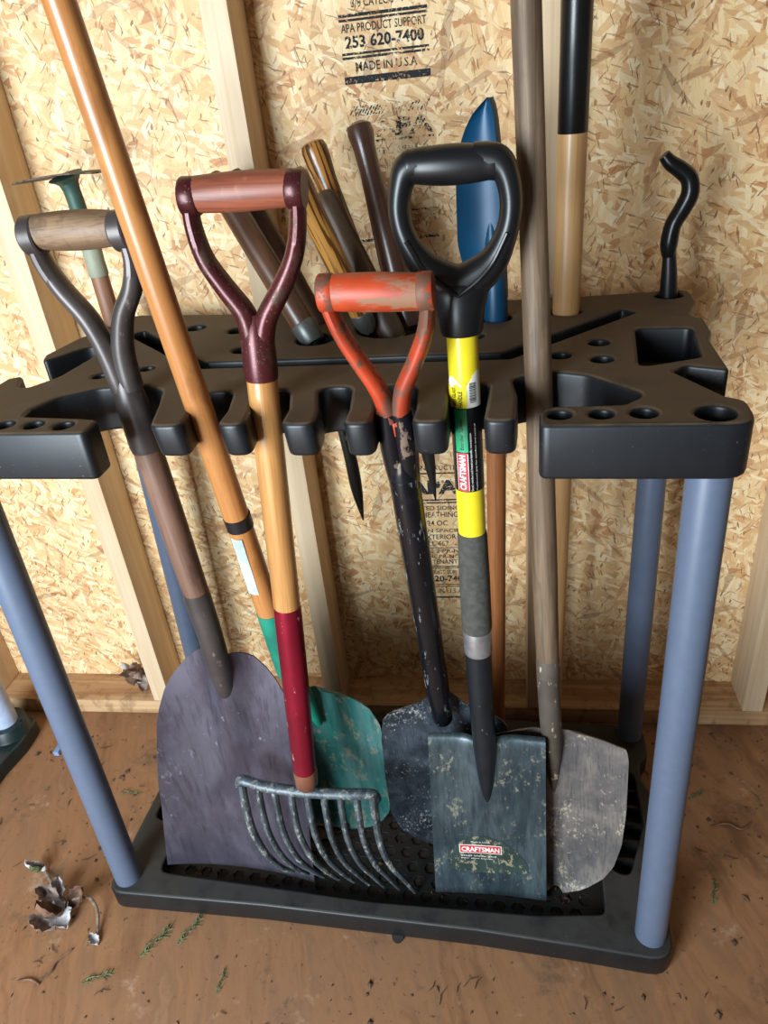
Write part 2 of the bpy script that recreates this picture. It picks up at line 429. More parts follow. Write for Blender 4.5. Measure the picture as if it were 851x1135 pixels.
# ------------------------------------------------------------------ the setting
def struct(name, mb, mat, bevel=0):
    o = mb.build(name, mat, None, bevel=bevel); o['kind'] = 'structure'; return o

b = MB(); b.box((-2.4, 0, 0), (1.7, .012, 2.4)); wall = struct('wall_back', b, M['osb'])
b = MB(); b.box((-2.4, -3.2, -.02), (1.7, .012, 0)); struct('floor', b, M['floor'])
for k, xr in enumerate((-1.146, -.727, -.333, .093, .512)):
    b = MB(); b.box((xr-.038, -.0855, .0385), (xr, -.0005, 2.4)); struct('trim_%d' % (k+1), b, M['stud'], .002)
b = MB(); b.box((-2.4, -.086, 0.0005), (1.7, -.0005, .038)); struct('baseboard_back', b, M['plate_wood'], .002)

def ink(lines, mat, name='ink_stamp'):
    mb = MB()
    for ln in lines:
        kind = ln[0]
        if kind == 't':
            _, txt, x0, z0, h, w = ln[:6]; bold = ln[6] if len(ln) > 6 else .012
            vs, fs = text_geo(txt, h, w, bold)
            mb.add([(x0+v.x, -.0004, z0+v.y) for v in vs], fs)
        elif kind == 'b':
            _, x0, x1, z0, h = ln
            mb.add([(x0, -.0004, z0), (x1, -.0004, z0), (x1, -.0004, z0+h), (x0, -.0004, z0+h)], [(0, 1, 2, 3)])
        elif kind == 'h':
            _, x0, x1, z0, h, n = ln
            for i in range(n):
                x = x0+(x1-x0)*i/n; w = (x1-x0)/n*.6
                mb.add([(x, -.0004, z0), (x+w, -.0004, z0), (x+w+h*.7, -.0004, z0+h), (x+h*.7, -.0004, z0+h)], [(0, 1, 2, 3)])
    return mb.build(name, mat, wall)

X0, X1 = -.203, -.079; W = X1-X0
ink([('t', '3/8 CATEGORY', X0+.02, 1.274, .0105, W-.05), ('b', X0, X1, 1.2635, .004), ('b', X0, X1, 1.2585, .003),
     ('t', 'APA PRODUCT SUPPORT', X0+.002, 1.2455, .0105, W-.004), ('t', '253 620-7400', X0+.006, 1.2265, .0155, W-.012, .03),
     ('b', X0, X1, 1.2185, .003), ('b', X0, X1, 1.2135, .003), ('t', 'MADE IN U.S.A', X0+.018, 1.198, .0115, W-.036),
     ('b', X0, X1, 1.183, .0095)], M['ink'])
ink([('h', X0, X1-.01, 1.142, .013, 26), ('t', 'APA', X0+.035, 1.112, .024, W-.035, .05), ('b', X0+.03, X1, 1.106, .003),
     ('t', 'RATED SIDING', X0+.02, 1.088, .010, W-.03), ('t', 'SHEATHING', X0+.04, 1.072, .011, .08),
     ('b', X0+.02, X1, 1.006, .003), ('t', 'SPACING', X0+.04, .99, .01, .08), ('b', X0, X1, .965, .004)], M['ink_faint'])
XL = -.178; XR = -.054; W = XR-XL
ink([('t', 'CONSTRUCTION', XL+.02, .553, .010, W-.02), ('b', XL, XR, .545, .003), ('t', 'APA', XL+.015, .502, .03, W-.03, .05),
     ('b', XL, XR, .488, .003), ('b', XL, XR, .482, .003), ('t', 'RATED SIDING-', XL+.02, .467, .0095, W-.03), ('t', 'SHEATHING', XL+.03, .451, .012, .076),
     ('t', '24 OC', XL+.045, .432, .012, .04), ('t', 'SPAN SPACING', XL+.02, .417, .0085, W-.022), ('t', 'EXTERIOR', XL+.035, .401, .011, .065),
     ('t', 'MILL 457', XL+.03, .385, .012, .055), ('b', XL, XR, .380, .002), ('t', 'PS 2 PR-NL.', XL+.04, .369, .009, .075),
     ('t', 'THE PR-NOM', XL+.035, .356, .009, .08), ('t', 'TENANT', XL+.05, .343, .010, .05), ('b', XL, XR, .336, .002), ('b', XL, XR, .332, .002),
     ('t', 'APA PRODUCT SUPPORT', XL+.002, .318, .010, W-.004), ('t', '253 620-7400', XL+.006, .299, .0155, W-.012, .03),
     ('b', XL, XR, .291, .002), ('b', XL, XR, .286, .002), ('t', 'MADE IN U.S.A.', XL+.015, .270, .0115, W-.03), ('b', XL, XR, .258, .004)], M['ink'])

# ------------------------------------------------------------------ the rack
RM = Matrix.Translation((-.64, -.507, 0)) @ Matrix.Rotation(math.radians(-3.5), 4, 'Z')
rack = empty('tool_rack', RM, 'black plastic tool rack with slotted top shelf, four blue-grey posts and a tray base', 'tool rack')
ZT, ZB = .89, .832
OUT = [(-.006,-.022,.03),(.208,-.022,.01),(.206,.014,.01),(.18,.019,.02),(.101,.027,.008),(.097,.05,.01),(.11,.085,.02),(.15,.113,.03),(.214,.120,.02),(.242,.10,.02),(.258,.055,.02),(.276,-.006,.013),
       (.312,-.006,.013),(.308,.03,.03),(.296,.09,.018),(.336,.093,.018),(.350,.035,.03),(.352,-.006,.013),
       (.383,-.006,.013),(.378,.03,.03),(.363,.094,.018),(.404,.094,.018),(.420,.035,.03),(.423,-.007,.013),
       (.459,-.007,.013),(.455,.03,.03),(.437,.098,.018),(.477,.098,.018),(.488,.03,.03),(.489,-.008,.013),
       (.519,-.008,.013),(.517,.03,.03),(.508,.098,.018),(.553,.098,.018),(.559,.03,.03),(.559,-.006,.013),
       (.594,-.006,.013),(.592,.03,.03),(.587,.1,.018),(.631,.1,.018),(.631,.03,.03),(.630,-.006,.013),
       (.662,-.006,.013),(.662,.06,.02),(.655,.110,.014),(.697,.128,.02),(.735,.113,.03),(.788,.055,.015),(.765,.03,.012),(.696,.028,.01),(.684,.012,.012),(.684,-.02,.01),
       (.877,-.02,.03),(.877,.036,.018),(.861,.046,.008),(.822,.118,.008),(.838,.136,.008),(.866,.124,.006),(.879,.118,.008),(.877,.22,.02),(.885,.25,.02),(.885,.305,.01),(.873,.314,.01),(.875,.335,.01),(.889,.38,.02),(.889,.446,.02),(.838,.440,.03),(.74,.433,.05),(.2,.425,.05),(.045,.444,.02),(-.004,.432,.02),(-.006,.38,.02),(.006,.35,.02),(-.004,.326,.02),(-.012,.25,.012),(.0,.222,.01),(.037,.285,.02),(.072,.284,.012),(.074,.255,.02),(.067,.159,.03),(.045,.121,.01),(.03,.125,.01),(.008,.166,.006),(-.008,.157,.006)]
holes = [circle(.093,.004,.0115), circle(.131,.003,.0115), circle(.170,.0,.0115), circle(.127,.157,.0105),
         circle(.703,.008,.0115), circle(.742,.008,.0115), circle(.781,.009,.0125), circle(.844,.006,.018), circle(.018,.006,.018),
         circle(.753,.222,.0125), circle(.753,.163,.0125), circle(.707,.180,.0125), circle(.859,.418,.019), circle(.719,.358,.0205),
         circle(.626,.342,.021), circle(.386,.277,.026,20,.026), circle(.364,.372,.026), circle(.177,.357,.015), circle(.252,.333,.0145), circle(.293,.243,.0145),
         circle(.183,.180,.010), circle(.484,.325,.050,28,.053), circle(.4485,.398,.0195), circle(.018,.400,.0185), circle(.60,.265,.014), circle(.57,.39,.014)]
groove = strip([(.085,.345),(.255,.186),(.645,.186),(.80,.35)], .025)
pocket = [(.80,.272,.01),(.865,.267,.01),(.858,.16,.01),(.79,.134,.01)]
mb = MB()
mesh_to_mb(mb, plate_mesh([roundpoly(OUT)]+holes+[roundpoly([(*p, .006) for p in groove[::-1]]), roundpoly(pocket[::-1])], ZB, ZT, .0045))
mb.v = [(x, y+.007*k, z+.017*k) if k else (x, y, z) for x, y, z in mb.v
        for k in [(max(0, min(1, (.095-y)/.06)) if z < .86 and .235 < x < .668 else 0)]]     # the fingers are shallower than the rim
shelf = mb.build('shelf', M['black_plastic'], rack, smooth=40)
mb = MB()
mesh_to_mb(mb, plate_mesh([roundpoly([(*p, .006) for p in strip([(.082,.348),(.255,.186),(.645,.186),(.803,.353)], .032)])], ZB+.002, ZB+.008, .001))
mb.build('groove_bottom', M['dark_tray'], rack)
mb = MB()
mesh_to_mb(mb, plate_mesh([roundpoly([(.796,.277),(.870,.272),(.863,.156),(.784,.128)])], ZB+.006, ZB+.013, .001))
mb.build('pocket_floor', M['black_plastic'], rack)
# base
BO = [(-.026,-.030,.026),(.25,-.020,.1),(.60,-.018,.1),(.75,-.023,.1),(.886,-.030,.034),(.886,.27,.02),(.874,.295,.015),(.874,.33,.015),(.891,.352,.02),(.892,.425,.03),(-.032,.410,.03),(-.030,.35,.02),(-.016,.33,.015),(-.016,.29,.015),(-.028,.27,.02)]
BI = [(.052,.017,.015),(.43,.009,.05),(.69,.018,.05),(.792,.032,.012),(.79,.12,.03),(.772,.392,.03),(.075,.386,.03),(.05,.12,.03)]
RI = [(.806,.11,.02),(.835,.10,.02),(.866,.20,.02),(.862,.30,.02),(.835,.33,.015),(.806,.30,.02)]
LI = [(-.006,.12,.015),(.03,.11,.015),(.045,.30,.015),(-.006,.30,.015)]
mb = MB()
mesh_to_mb(mb, plate_mesh([roundpoly(BO), roundpoly(BI), roundpoly(RI), roundpoly(LI)], .0025, .046, .004))
for (x, y, r) in ((.002, -.004, .022), (.856, -.001, .026), (.866, .398, .024), (-.006, .385, .022), (.472, -.020, .0095)):
    mb.tube([(x, y, .0003), (x, y, .006)], [r*.9, r], 20)
base = mb.build('base', M['base_plastic'], rack, smooth=40)
mb = MB()
mesh_to_mb(mb, plate_mesh([roundpoly([(.045,.010),(.80,.010),(.80,.396),(.04,.396)])]+
    [circle(.09+.03*i+(.015 if j % 2 else 0), .045+.026*j, .0105, 6) for i in range(23) for j in range(13)], .0112, .0142, .0008))
mb.build('tray_lattice', M['dark_tray'], rack)
mb = MB(); mesh_to_mb(mb, plate_mesh([roundpoly([(.045,.010),(.80,.010),(.80,.396),(.04,.396)])], .0085, .0105, .0004)); mb.build('tray_floor', M['tray_soil'], rack)
mb = MB(); mb.box((.80, .1, .0102), (.872, .335, .0135)); mb.build('side_pocket_floor', M['dark_tray'], rack)
mb = MB(); mb.box((-.01, .1, .0102), (.05, .31, .0135)); mb.build('side_pocket_floor', M['dark_tray'], rack)
for y in (.135, .17, .205, .24, .275):
    mb = MB(); mb.box((.80, y, .0135), (.870, y+.006, .034)); mb.build('lattice_bar', M['dark_tray'], rack)
# posts
for (x0, y0, x1, y1) in ((0, .003, .018, .005), (.856, .010, .846, .006), (-.004, .385, .018, .400), (.863, .402, .859, .418)):
    m = MB(); m.tube([(x0, y0, .040), (x0, y0, .0455), (x0+(x1-x0)*.5, y0+(y1-y0)*.5, .45), (x1, y1, .842), (x1, y1, .845)], [.0225, .0225, .0222, .022, .021], 32)
    m.build('post', M['post'], rack)
# debris in the tray
mb = MB()
for i in range(260):
    x = random.uniform(.08, .77); y = random.uniform(.03, .33); s = random.uniform(.002, .006); a = random.uniform(0, 6.3)
    z = .0145; c, d = math.cos(a)*s, math.sin(a)*s
    mb.add([(x-c, y-d, z), (x+d*.6, y-c*.6, z), (x+c, y+d, z), (x, y, z+s*.7)], [(0, 1, 3), (1, 2, 3), (2, 0, 3), (2, 1, 0)])
lit = mb.build('leaf_litter', M['litter']); lit.matrix_world = RM
tag(lit, 'dark crumbs of dry leaves and soil lying in the tray of the rack', 'leaf litter', kind='stuff')

# ------------------------------------------------------------------ tools
def tool(name, B, w, yaw, label, cat, group=None):
    B = Vector(B); w = Vector(w).normalized()
    x = Vector((math.cos(math.radians(yaw)), math.sin(math.radians(yaw)), 0)); x = (x-w*x.dot(w)).normalized(); y = w.cross(x)
    m = Matrix.Translation(B) @ Matrix((x, y, w)).transposed().to_4x4()
    return empty(name, m, label, cat, group)

def shaft(parent, mat, zr, name='handle', seg=24, off=None):
    m = MB(); off = off or (lambda z: (0, 0))
    m.tube([(*off(z), z) for z, r in zr], [r for z, r in zr], seg, up=(1, 0, 0)); return m.build(name, mat, parent)

def barrel(parent, mat, z, xa, xb, r, bulge=.12, x_tilt=0, name='grip', y=0):
    m = MB(); n = 14; path = []; rad = []
    for i in range(n+1):
        t = i/n; path.append((xa+(xb-xa)*t, y, z+x_tilt*(t-.5))); rad.append(r*(1-bulge+bulge*math.sin(PI*t)))
    path = [path[0]]+path+[path[-1]]; rad = [rad[0]*.86]+rad+[rad[-1]*.86]
    path[0] = (xa-.0015, y, path[0][2]); path[-1] = (xb+.0015, y, path[-1][2])
    m.tube(path, rad, 24, up=(0, 0, 1)); return m.build(name, mat, parent)

def steel_yoke(parent, mat, L, Rr, socket, ra, rb, gx, gz, gr, name='yoke', z_tilt=0):
    """two bent straps running from the socket to rings round the grip ends"""
    m = MB()
    for side in (L, Rr):
        p = spline([(x, 0, z) for x, z in side], 6); n = len(p)
        m.tube(p, [(ra+(rb-ra)*i/(n-1), (ra+(rb-ra)*i/(n-1))*(1.15+.45*i/(n-1))) for i in range(n)], 14, up=(1, 0, 0))
    m.tube([(0, 0, z) for z, r in socket], [r for z, r in socket], 24)
    for k, x in enumerate(gx):
        dz = z_tilt*(k-.5)
        m.tube([(x-.0085, 0, gz+dz), (x-.0065, 0, gz+dz), (x+.0065, 0, gz+dz), (x+.0085, 0, gz+dz)], [gr*.93, gr, gr, gr*.93], 24, up=(0, 0, 1))
    return m.build(name, mat, parent)

def blade_rows(zs, half, depth, nx=17, cx=lambda z: 0.0, xf=None):
    rows = []
    for z in zs:
        h = half(z); r = []
        for j in range(nx):
            s = -1+2*j/(nx-1)
            x = cx(z)+s*h
            r.append((x, depth(s, x, z), z))
        rows.append(r)
    return rows

# --- scoop shovel (far left)
sc = tool('scoop_shovel', (-.3928, -.4164, 0), (-.0387, -.0223, .999), 0,
          'wide dark steel scoop shovel with grey-brown wooden D-grip, leftmost tool in the rack', 'shovel')
barrel(sc, M['grip_grey'], 1.079, -.043, .047, .0205, .14, -.006)
steel_yoke(sc, M['iron'], [(-.006, .90), (-.009, .945), (-.018, .985), (-.036, 1.02), (-.047, 1.05), (-.0495, 1.079)],
           [(.006, .90), (.010, .945), (.024, .985), (.045, 1.015), (.055, 1.045), (.0535, 1.073)],
           [(.820, .0195), (.828, .0205), (.88, .0195), (.905, .016), (.92, .010)], .0135, .0085, (-.048, .052), 1.076, .021, z_tilt=-.006)
shaft(sc, M['walnut'], [(.585, .0178), (.70, .0183), (.80, .0178), (.826, .0172)])
S = Vector((0, 0, .465)); ax = Vector((.127, .119, .985)).normalized(); xx = (Vector((1, 0, 0))-ax*ax.x).normalized(); yy = ax.cross(xx)
m = MB()
m.tube([(0, 0, .598), (0, 0, .59), (0, 0, .52), tuple(S+ax*-.01+Vector((0,-.002,0))), tuple(S-ax*.06+yy*.012), tuple(S-ax*.11+yy*.020)],
       [.0182, .0188, .0178, .018, .014, .005], 24)
m.build('socket', M['iron'], sc)
HW = [(-.44, .131), (-.37, .128), (-.284, .124), (-.2, .118), (-.128, .112), (-.098, .106), (-.064, .096), (-.04, .082), (-.02, .066), (0.0, .045), (.012, .022), (.016, .006)]
rows = []
for i in range(41):
    v = -.44+.456*(1-(1-i/40)**1.6)
    h = lerp_table(HW, v); r = []
    for j in range(33):
        s = -1+2*j/32; x = s*h
        d = .020-.036*abs(x/.125)**2.2*(1 if v < -.1 else max(.3, 1-(v+.1)*4))*min(1, .35+(v+.44)*3.2)-.016*max(0, -(v+.30)/.14)
        up = max(0, (v+.26)/.27)
        d -= .026*up**.8*math.exp(-(x/.026)**2)                      # ridge under the socket
        d += .010*up*up*abs(x/.1)                                # shoulders roll back
        r.append(tuple(S+xx*x+ax*v+yy*d))
    rows.append(r)
m = MB(); m.sheet(rows, (0, .0022, 0)); m.build('blade', M['scoop'], sc, smooth=60)

# --- long orange handled teal shovel
og = tool('long_handled_shovel', (-.3001, -.3749, .03), (-.0197, -.125, .992), -4,
          'long orange-varnished handle with black band and torn white label, worn teal blade behind the fork', 'shovel')
shaft(og, M['orange_wood'], [(.495, .0162), (.60, .0164), (.75, .0158), (.9, .0150), (1.10, .0140), (1.30, .0135), (1.55, .0135), (1.565, .010)], off=lambda z: (-.024*max(0, z-.5), 0))
m = MB(); m.tube([(-.0032, 0, .653), (-.0036, 0, .671)], [.0172, .0172], 24); m.build('band', M['black_band'], og)
m = MB(); rows = [[(-.002+.0172*math.sin(a), -.0172*math.cos(a), z) for a in [(-.75+1.0*j/10) for j in range(11)]] for z in (.556, .60, .645)]
m.sheet(rows, (0, .0006, 0)); m.build('label_strip', M['label_white'], og)
def tealy(s, x, z):
    return -.012*abs(s)**2+.018*0-.02*max(0, (z-.1)/.25)*math.exp(-(x/.02)**2)+.024-.05*(.345-z)
m = MB(); m.tube([(0,0,.512),(0,0,.50),(0,0,.40),(.012,.004,.34),(.02,.010,.27)], [.0172,.0178,.0165,.014,.006], 24)
m.build('socket', M['teal_socket'], og)
hw = [(0.0, .01), (.01, .045), (.03, .07), (.06, .088), (.12, .099), (.22, .102), (.28, .100), (.312, .088), (.33, .070), (.34, .045), (.345, .015)]
m = MB(); m.sheet(blade_rows([.345*(i/30) for i in range(31)], lambda z: lerp_table(hw, z), tealy, 21, cx=lambda z: .02), (0, .002, 0)); m.build('blade', M['teal'], og, smooth=60)

# --- bedding fork
fk = tool('manure_fork', (-.304, -.498, .089), (.066, .027, .997), 0,
          'many-tined fork with red-stained D-grip, maroon yoke, ash handle and crimson metallic sleeve', 'fork')
barrel(fk, M['red_grip'], 1.018, -.046, .049, .0185, .08, .005)
steel_yoke(fk, M['maroon'], [(-.005, .872), (-.010, .900), (-.028, .927), (-.045, .955), (-.0525, .985), (-.0535, 1.012)],
           [(.005, .868), (.013, .897), (.032, .928), (.047, .958), (.0535, .988), (.0545, 1.018)],
           [(.830, .0178), (.838, .0186), (.872, .0180), (.890, .013), (.90, .008)], .0125, .0075, (-.0515, .054), 1.0165, .0185, z_tilt=.005)
shaft(fk, M['ash'], [(.518, .0172), (.70, .0172), (.836, .0168)])
m = MB(); m.tube([(0,0,.224), (-.001,0,.23), (0,0,.40), (0,0,.521), (0,0,.526)], [.0166,.0172,.0182,.0182,.0174], 28); m.build('sleeve', M['crimson'], fk)
m = MB(); m.tube([(0,0,.188), (0,0,.196), (0,0,.222), (0,0,.227)], [.012,.0170,.0178,.0172], 28); m.build('collar', M['copper'], fk)
m = MB()
bar = spline([(-.107, .004, .178), (-.100, .001, .190), (-.06, -.003, .184), (0, -.005, .182), (.06, -.003, .183), (.098, .001, .182), (.105, .004, .168)], 6)
m.tube(bar, [(.0085, .0075)]*len(bar), 12, up=(0, 1, 0))
m.build('head_bar', M['fork_steel'], fk)
for i in range(9):
    t = i/8; x0 = -.102+.203*t; zt = -.034-.022*t; e = 1 if i in (0, 8) else 0
    p = spline([(x0, 0, .184), (x0+.002, -.005, .15), (x0+.009, -.010, .09), (x0+.024, -.009, .035), (x0+.043, -.001, -.008), (x0+.060, .010, zt)], 5); n = len(p)
    m = MB(); m.tube(p, [((.0056+.0012*e)*(1-.5*(k/(n-1))**2), (.0066+.001*e)*(1-.55*(k/(n-1))**2)) for k in range(n)], 10, up=(1, 0, 0))
    m.build('tine', M['fork_steel'], fk)

# --- orange-red D handle, black wrapped shovel
rd = tool('round_shovel', (-.0724, -.391, .02), (-.0354, -.1356, .9901), -3,
          'shovel with chipped orange-red D-grip and glossy black wrapped shaft, black speckled blade', 'shovel')
barrel(rd, M['orange_grip'], .977, -.046, .049, .0185, .06, -.006)
steel_yoke(rd, M['orange_red'], [(-.005, .835), (-.012, .868), (-.030, .905), (-.044, .935), (-.052, .962), (-.0535, .978)],
           [(.005, .832), (.014, .868), (.032, .900), (.047, .930), (.0535, .955), (.055, .972)],
           [(.812, .006), (.82, .011), (.835, .011), (.845, .006)], .0108, .008, (-.0515, .054), .977, .0185, z_tilt=-.006)
m = MB()
for sx in (-1, 1): m.tube(spline([(sx*.007, 0, .845), (sx*.008, -.001, .81), (sx*.007, 0, .78), (sx*.003, 0, .745)], 5), [.0125]*15+[.011], 14)
m.tube([(0,0,.742),(0,0,.77),(0,0,.79)], [.0175,.0165,.010], 20)
m.build('strap_socket', worn('chipped_black_strap', (20,22,28), (112,92,78), .58, .05, .3, .2, 60, .1), rd)
shaft(rd, M['black_wrap'], [(.47, .0165), (.62, .0172), (.765, .0172), (.77, .015)])
m = MB(); m.tube([(0,0,.475),(0,0,.468),(0,0,.42),(0,-.001,.385),(0,.004,.366),(0,.012,.360)], [.0165,.0172,.0165,.0155,.015,.006], 24)
m.build('socket', M['black_wrap'], rd)
hw = [(0.0, .008), (.006, .035), (.02, .062), (.05, .088), (.10, .102), (.2, .102), (.3, .099), (.345, .094), (.365, .082), (.376, .062), (.383, .040)]
def redy(s, x, z):
    f = max(0, (z-.30)/.083)
    return .019-.014*abs(s)**2.2+.003*f+.014*f*math.exp(-(x/.022)**2)-.05*(.36-z)
m = MB(); m.sheet(blade_rows([.383*(i/32) for i in range(33)], lambda z: lerp_table(hw, z), redy, 25, cx=lambda z: -.014*(.36-z)/.36), (0, .002, 0))
m.build('blade', M['black_blade'], rd, smooth=60)

# --- yellow fibreglass border spade
ye = tool('border_spade', (-.022, -.4917, .0206), (-.0099, .0265, .9996), -2,
          'square-bladed border spade with black plastic D-grip and yellow fibreglass shaft carrying a printed label', 'spade')
m = MB()
loop = [(-.046, 1.058, .0145, .016), (-.053, 1.045, .0125, .016), (-.0575, 1.022, .0115, .015), (-.053, .998, .0115, .0145), (-.0405, .975, .014, .0150), (-.022, .958, .0180, .017), (0, .949, .0200, .018),
        (.022, .958, .0180, .017), (.0395, .974, .014, .0150), (.0515, .998, .0115, .0145), (.0555, 1.022, .0115, .015), (.0515, 1.045, .0125, .016), (.042, 1.0575, .0150, .016), (.02, 1.0605, .0150, .015)]
loop[0] = (-.044, 1.0585, .0150, .016); loop = [(-.02, 1.0610, .0150, .015)]+loop
p = spline([(a, 0, z, r1, r2) for a, z, r1, r2 in loop], 6)
m.tube([q[:3] for q in p], [(q[3], q[4]) for q in p], 16, up=(0, 0, 1))
m.build('grip_loop', M['grip_plastic'], ye)
m = MB(); n = 16
m.tube([(-.050+.097*i/n, 0, 1.0595-.003*i/n) for i in range(n+1)], [.0135+.0045*math.sin(PI*i/n)+(.0015 if i in (1, n-1) else 0) for i in range(n+1)], 24, up=(0, 0, 1))
m.build('grip', M['grip_plastic'], ye)
m = MB()
nk = [(.900, .0205, .0205), (.903, .0218, .0218), (.925, .0245, .0225), (.938, .0285, .0215), (.946, .0310, .0205), (.951, .027, .0185), (.955, .016, .010)]
m.tube([(0, 0, z) for z, a, b_ in nk], [(a, b_) for z, a, b_ in nk], 28, up=(1, 0, 0))
for k in (-1, 1): m.tube(spline([(0, -.021, .942), (k*.02, -.0195, .955), (k*.037, -.016, .972), (k*.051, -.0155, .996)], 5), .0022, 8)
m.build('grip_neck', M['grip_plastic'], ye)
RS = .0163
shaft(ye, M['yellow'], [(.655, RS), (.72, RS), (.80, RS), (.906, RS)])
def patch(parent, name, mat, r, a0, a1, z0, z1, zf=None, n=14):
    m = MB(); rows = []
    for i in range(4):
        rows.append([])
        for j in range(n+1):
            a = math.radians(a0+(a1-a0)*j/n); za, zb = z0, (zf(j/n) if zf else z1)
            rows[-1].append((r*math.sin(a), -r*math.cos(a), za+(zb-za)*i/3))
    m.sheet(rows, (0, .0003, 0)); return m.build(name, mat, parent)
m = MB(); m.tube([(0,0,.7235),(0,0,.8235)], [RS+.0004]*2, 40, cap=False); m.build('black_label', M['label_black'], ye)
patch(ye, 'torn_label', M['white_ink'], RS+.0004, -75, 75, .8235, .86, zf=lambda t: .852+.006*math.sin(t*9)+.006*t*t)
patch(ye, 'yellow_label', M['label_yellow'], RS+.0007, -80, 10, .8237, .85, zf=lambda t: .846+.004*t+.002*math.sin(t*14))
patch(ye, 'green_panel', M['label_green'], RS+.0007, -43, 6, .7725, .8222)
patch(ye, 'red_panel', M['label_red'], RS+.0007, -43, 4, .7245, .7715)
def wrap_text(txt, zc, a_base, h, width, mat, r, name='lettering', bold=.0):
    """reads bottom to top, letter tops to the left; a_base = angle of baseline in degrees"""
    vs, fs = text_geo(txt, h, width, bold); out = []
    for v in vs:
        a = math.radians(a_base)-v.y/r
        out.append((r*math.sin(a), -r*math.cos(a), zc-width/2+v.x))
    m = MB(); m.add(out, fs); return m.build(name, mat, ye)
wrap_text('FIBER GLASS', .8355, -30, .0048, .022, M['dark_ink'], RS+.0012, bold=.02)
wrap_text('HANDLE', .8335, -6, .0048, .018, M['dark_ink'], RS+.0012, bold=.02)
wrap_text('Border Spade', .7935, -6, .0056, .036, M['dark_ink'], RS+.0012)
wrap_text('CRAFTSMAN', .748, -6, .0082, .0425, M['white_ink'], RS+.0012, bold=.03)
for a in (-41.5, 2): patch(ye, 'panel_border', M['white_ink'], RS+.0010, a, a+2.2, .7255, .7705, n=2)
wrap_text('Steel reinforced head-to-handle connection', .760, 19, .0024, .07, M['white_ink'], RS+.0010)
wrap_text('Cushioned grip for comfort and control', .765, 38, .0022, .08, M['white_ink'], RS+.0010)
m = MB()
rng = random.Random(3); z = .829
while z < .851:
    w = rng.choice((.0004, .0007, .0011)); rr = RS+.0009
    aa = [math.radians(20+26*j/6) for j in range(7)]
    m.add([(rr*math.sin(a), -rr*math.cos(a), zz) for zz in (z, z+w) for a in aa], [(j, j+1, j+8, j+7) for j in range(6)])
    z += w+rng.choice((.0005, .0008))
m.build('barcode', M['dark_ink'], ye)
m = MB(); m.tube([(0,0,.520),(0,0,.524),(0,0,.60),(0,0,.66),(0,0,.664)], [.0185,.0192,.0188,.0176,.0168], 28); m.build('foam_sleeve', M['foam'], ye)
m = MB(); m.tube([(0,0,.484),(0,0,.486),(0,0,.522),(0,0,.524)], [.0178,.0184,.0184,.0178], 28); m.build('ferrule', M['silver'], ye)
m = MB(); m.tube([(0,0,.488),(0,0,.45),(.001,-.001,.38),(.002,-.001,.32),(.002,.006,.25),(.002,.010,.19)], [.0172,.0170,.0166,.0160,.012,.004], 24)
m.build('socket', M['socket_black'], ye)
hl = [(0, .0895), (.33, .082)]
def spadey(s, x, z):
    up = max(0, (z-.16)/.17)
    return .006-.004*abs(s)**2-.014*up*math.exp(-((x-.002)/.02)**2)
m = MB()
rows = blade_rows([.326*(i/26) for i in range(27)], lambda z: lerp_table(hl, z), spadey, 25, cx=lambda z: -.001+.005*z/.33)
top = rows[-1]
rows.append([(x, y+.004, z+.0035) for x, y, z in top]); rows.append([(x, y+.007, z+.004) for x, y, z in top])   # rolled tread
m.sheet(rows, (0, .0022, 0)); m.build('blade', M['spade_blade'], ye, smooth=60)
def front(x, z): return spadey((x+.001)/.0885, x, z)
m = MB(); pts = []
for i in range(25):
    a = PI*i/24; pts.append((.0-.005+.066*math.cos(a)*(1.0 if math.cos(a) > 0 else .9), .060+.074*math.sin(a)**.8*(1-.25*max(0, math.cos(a)))))
pts = pts+[(pts[-1][0]+(pts[0][0]-pts[-1][0])*k/8, .058-.006*math.sin(PI*k/8)) for k in range(1, 8)]
cx_, cz_ = -.005, .08
m.add([(cx_, front(cx_, cz_)-.0005, cz_)]+[(x, front(x, z)-.0005, z) for x, z in pts], [(0, 1+(k+1) % len(pts), 1+k) for k in range(len(pts))])
m.build('sticker', M['sticker'], ye)
def blade_quad(x0, x1, z0, z1, off, mat, name):
    m = MB(); m.sheet([[(x0+(x1-x0)*j/12, front(x0+(x1-x0)*j/12, z)-off, z) for j in range(13)] for z in (z0, z1)], (0, .0002, 0)); return m.build(name, mat, ye)
blade_quad(-.046, .020, .096, .114, .0008, M['white_ink'], 'panel_border')
blade_quad(-.0447, .0187, .0973, .1127, .0010, M['label_red'], 'red_panel')
def blade_text(txt, x0, z0, h, w, mat, bold=0.0):
    vs, fs = text_geo(txt, h, w, bold); m = MB()
    m.add([(x0+v.x, front(x0+v.x, z0+v.y)-.0014, z0+v.y) for v in vs], fs); return m.build('lettering', mat, ye)
blade_text('CRAFTSMAN', -.0425, .0998, .0104, .059, M['white_ink'], .03)
blade_text('Made in U.S.A.', -.027, .1195, .0034, .030, M['white_ink'])
blade_text('Steel blade and', -.044, .089, .0034, .055, M['white_ink'])
blade_text('fiber glass handle', -.044, .083, .0032, .05, M['white_ink'])

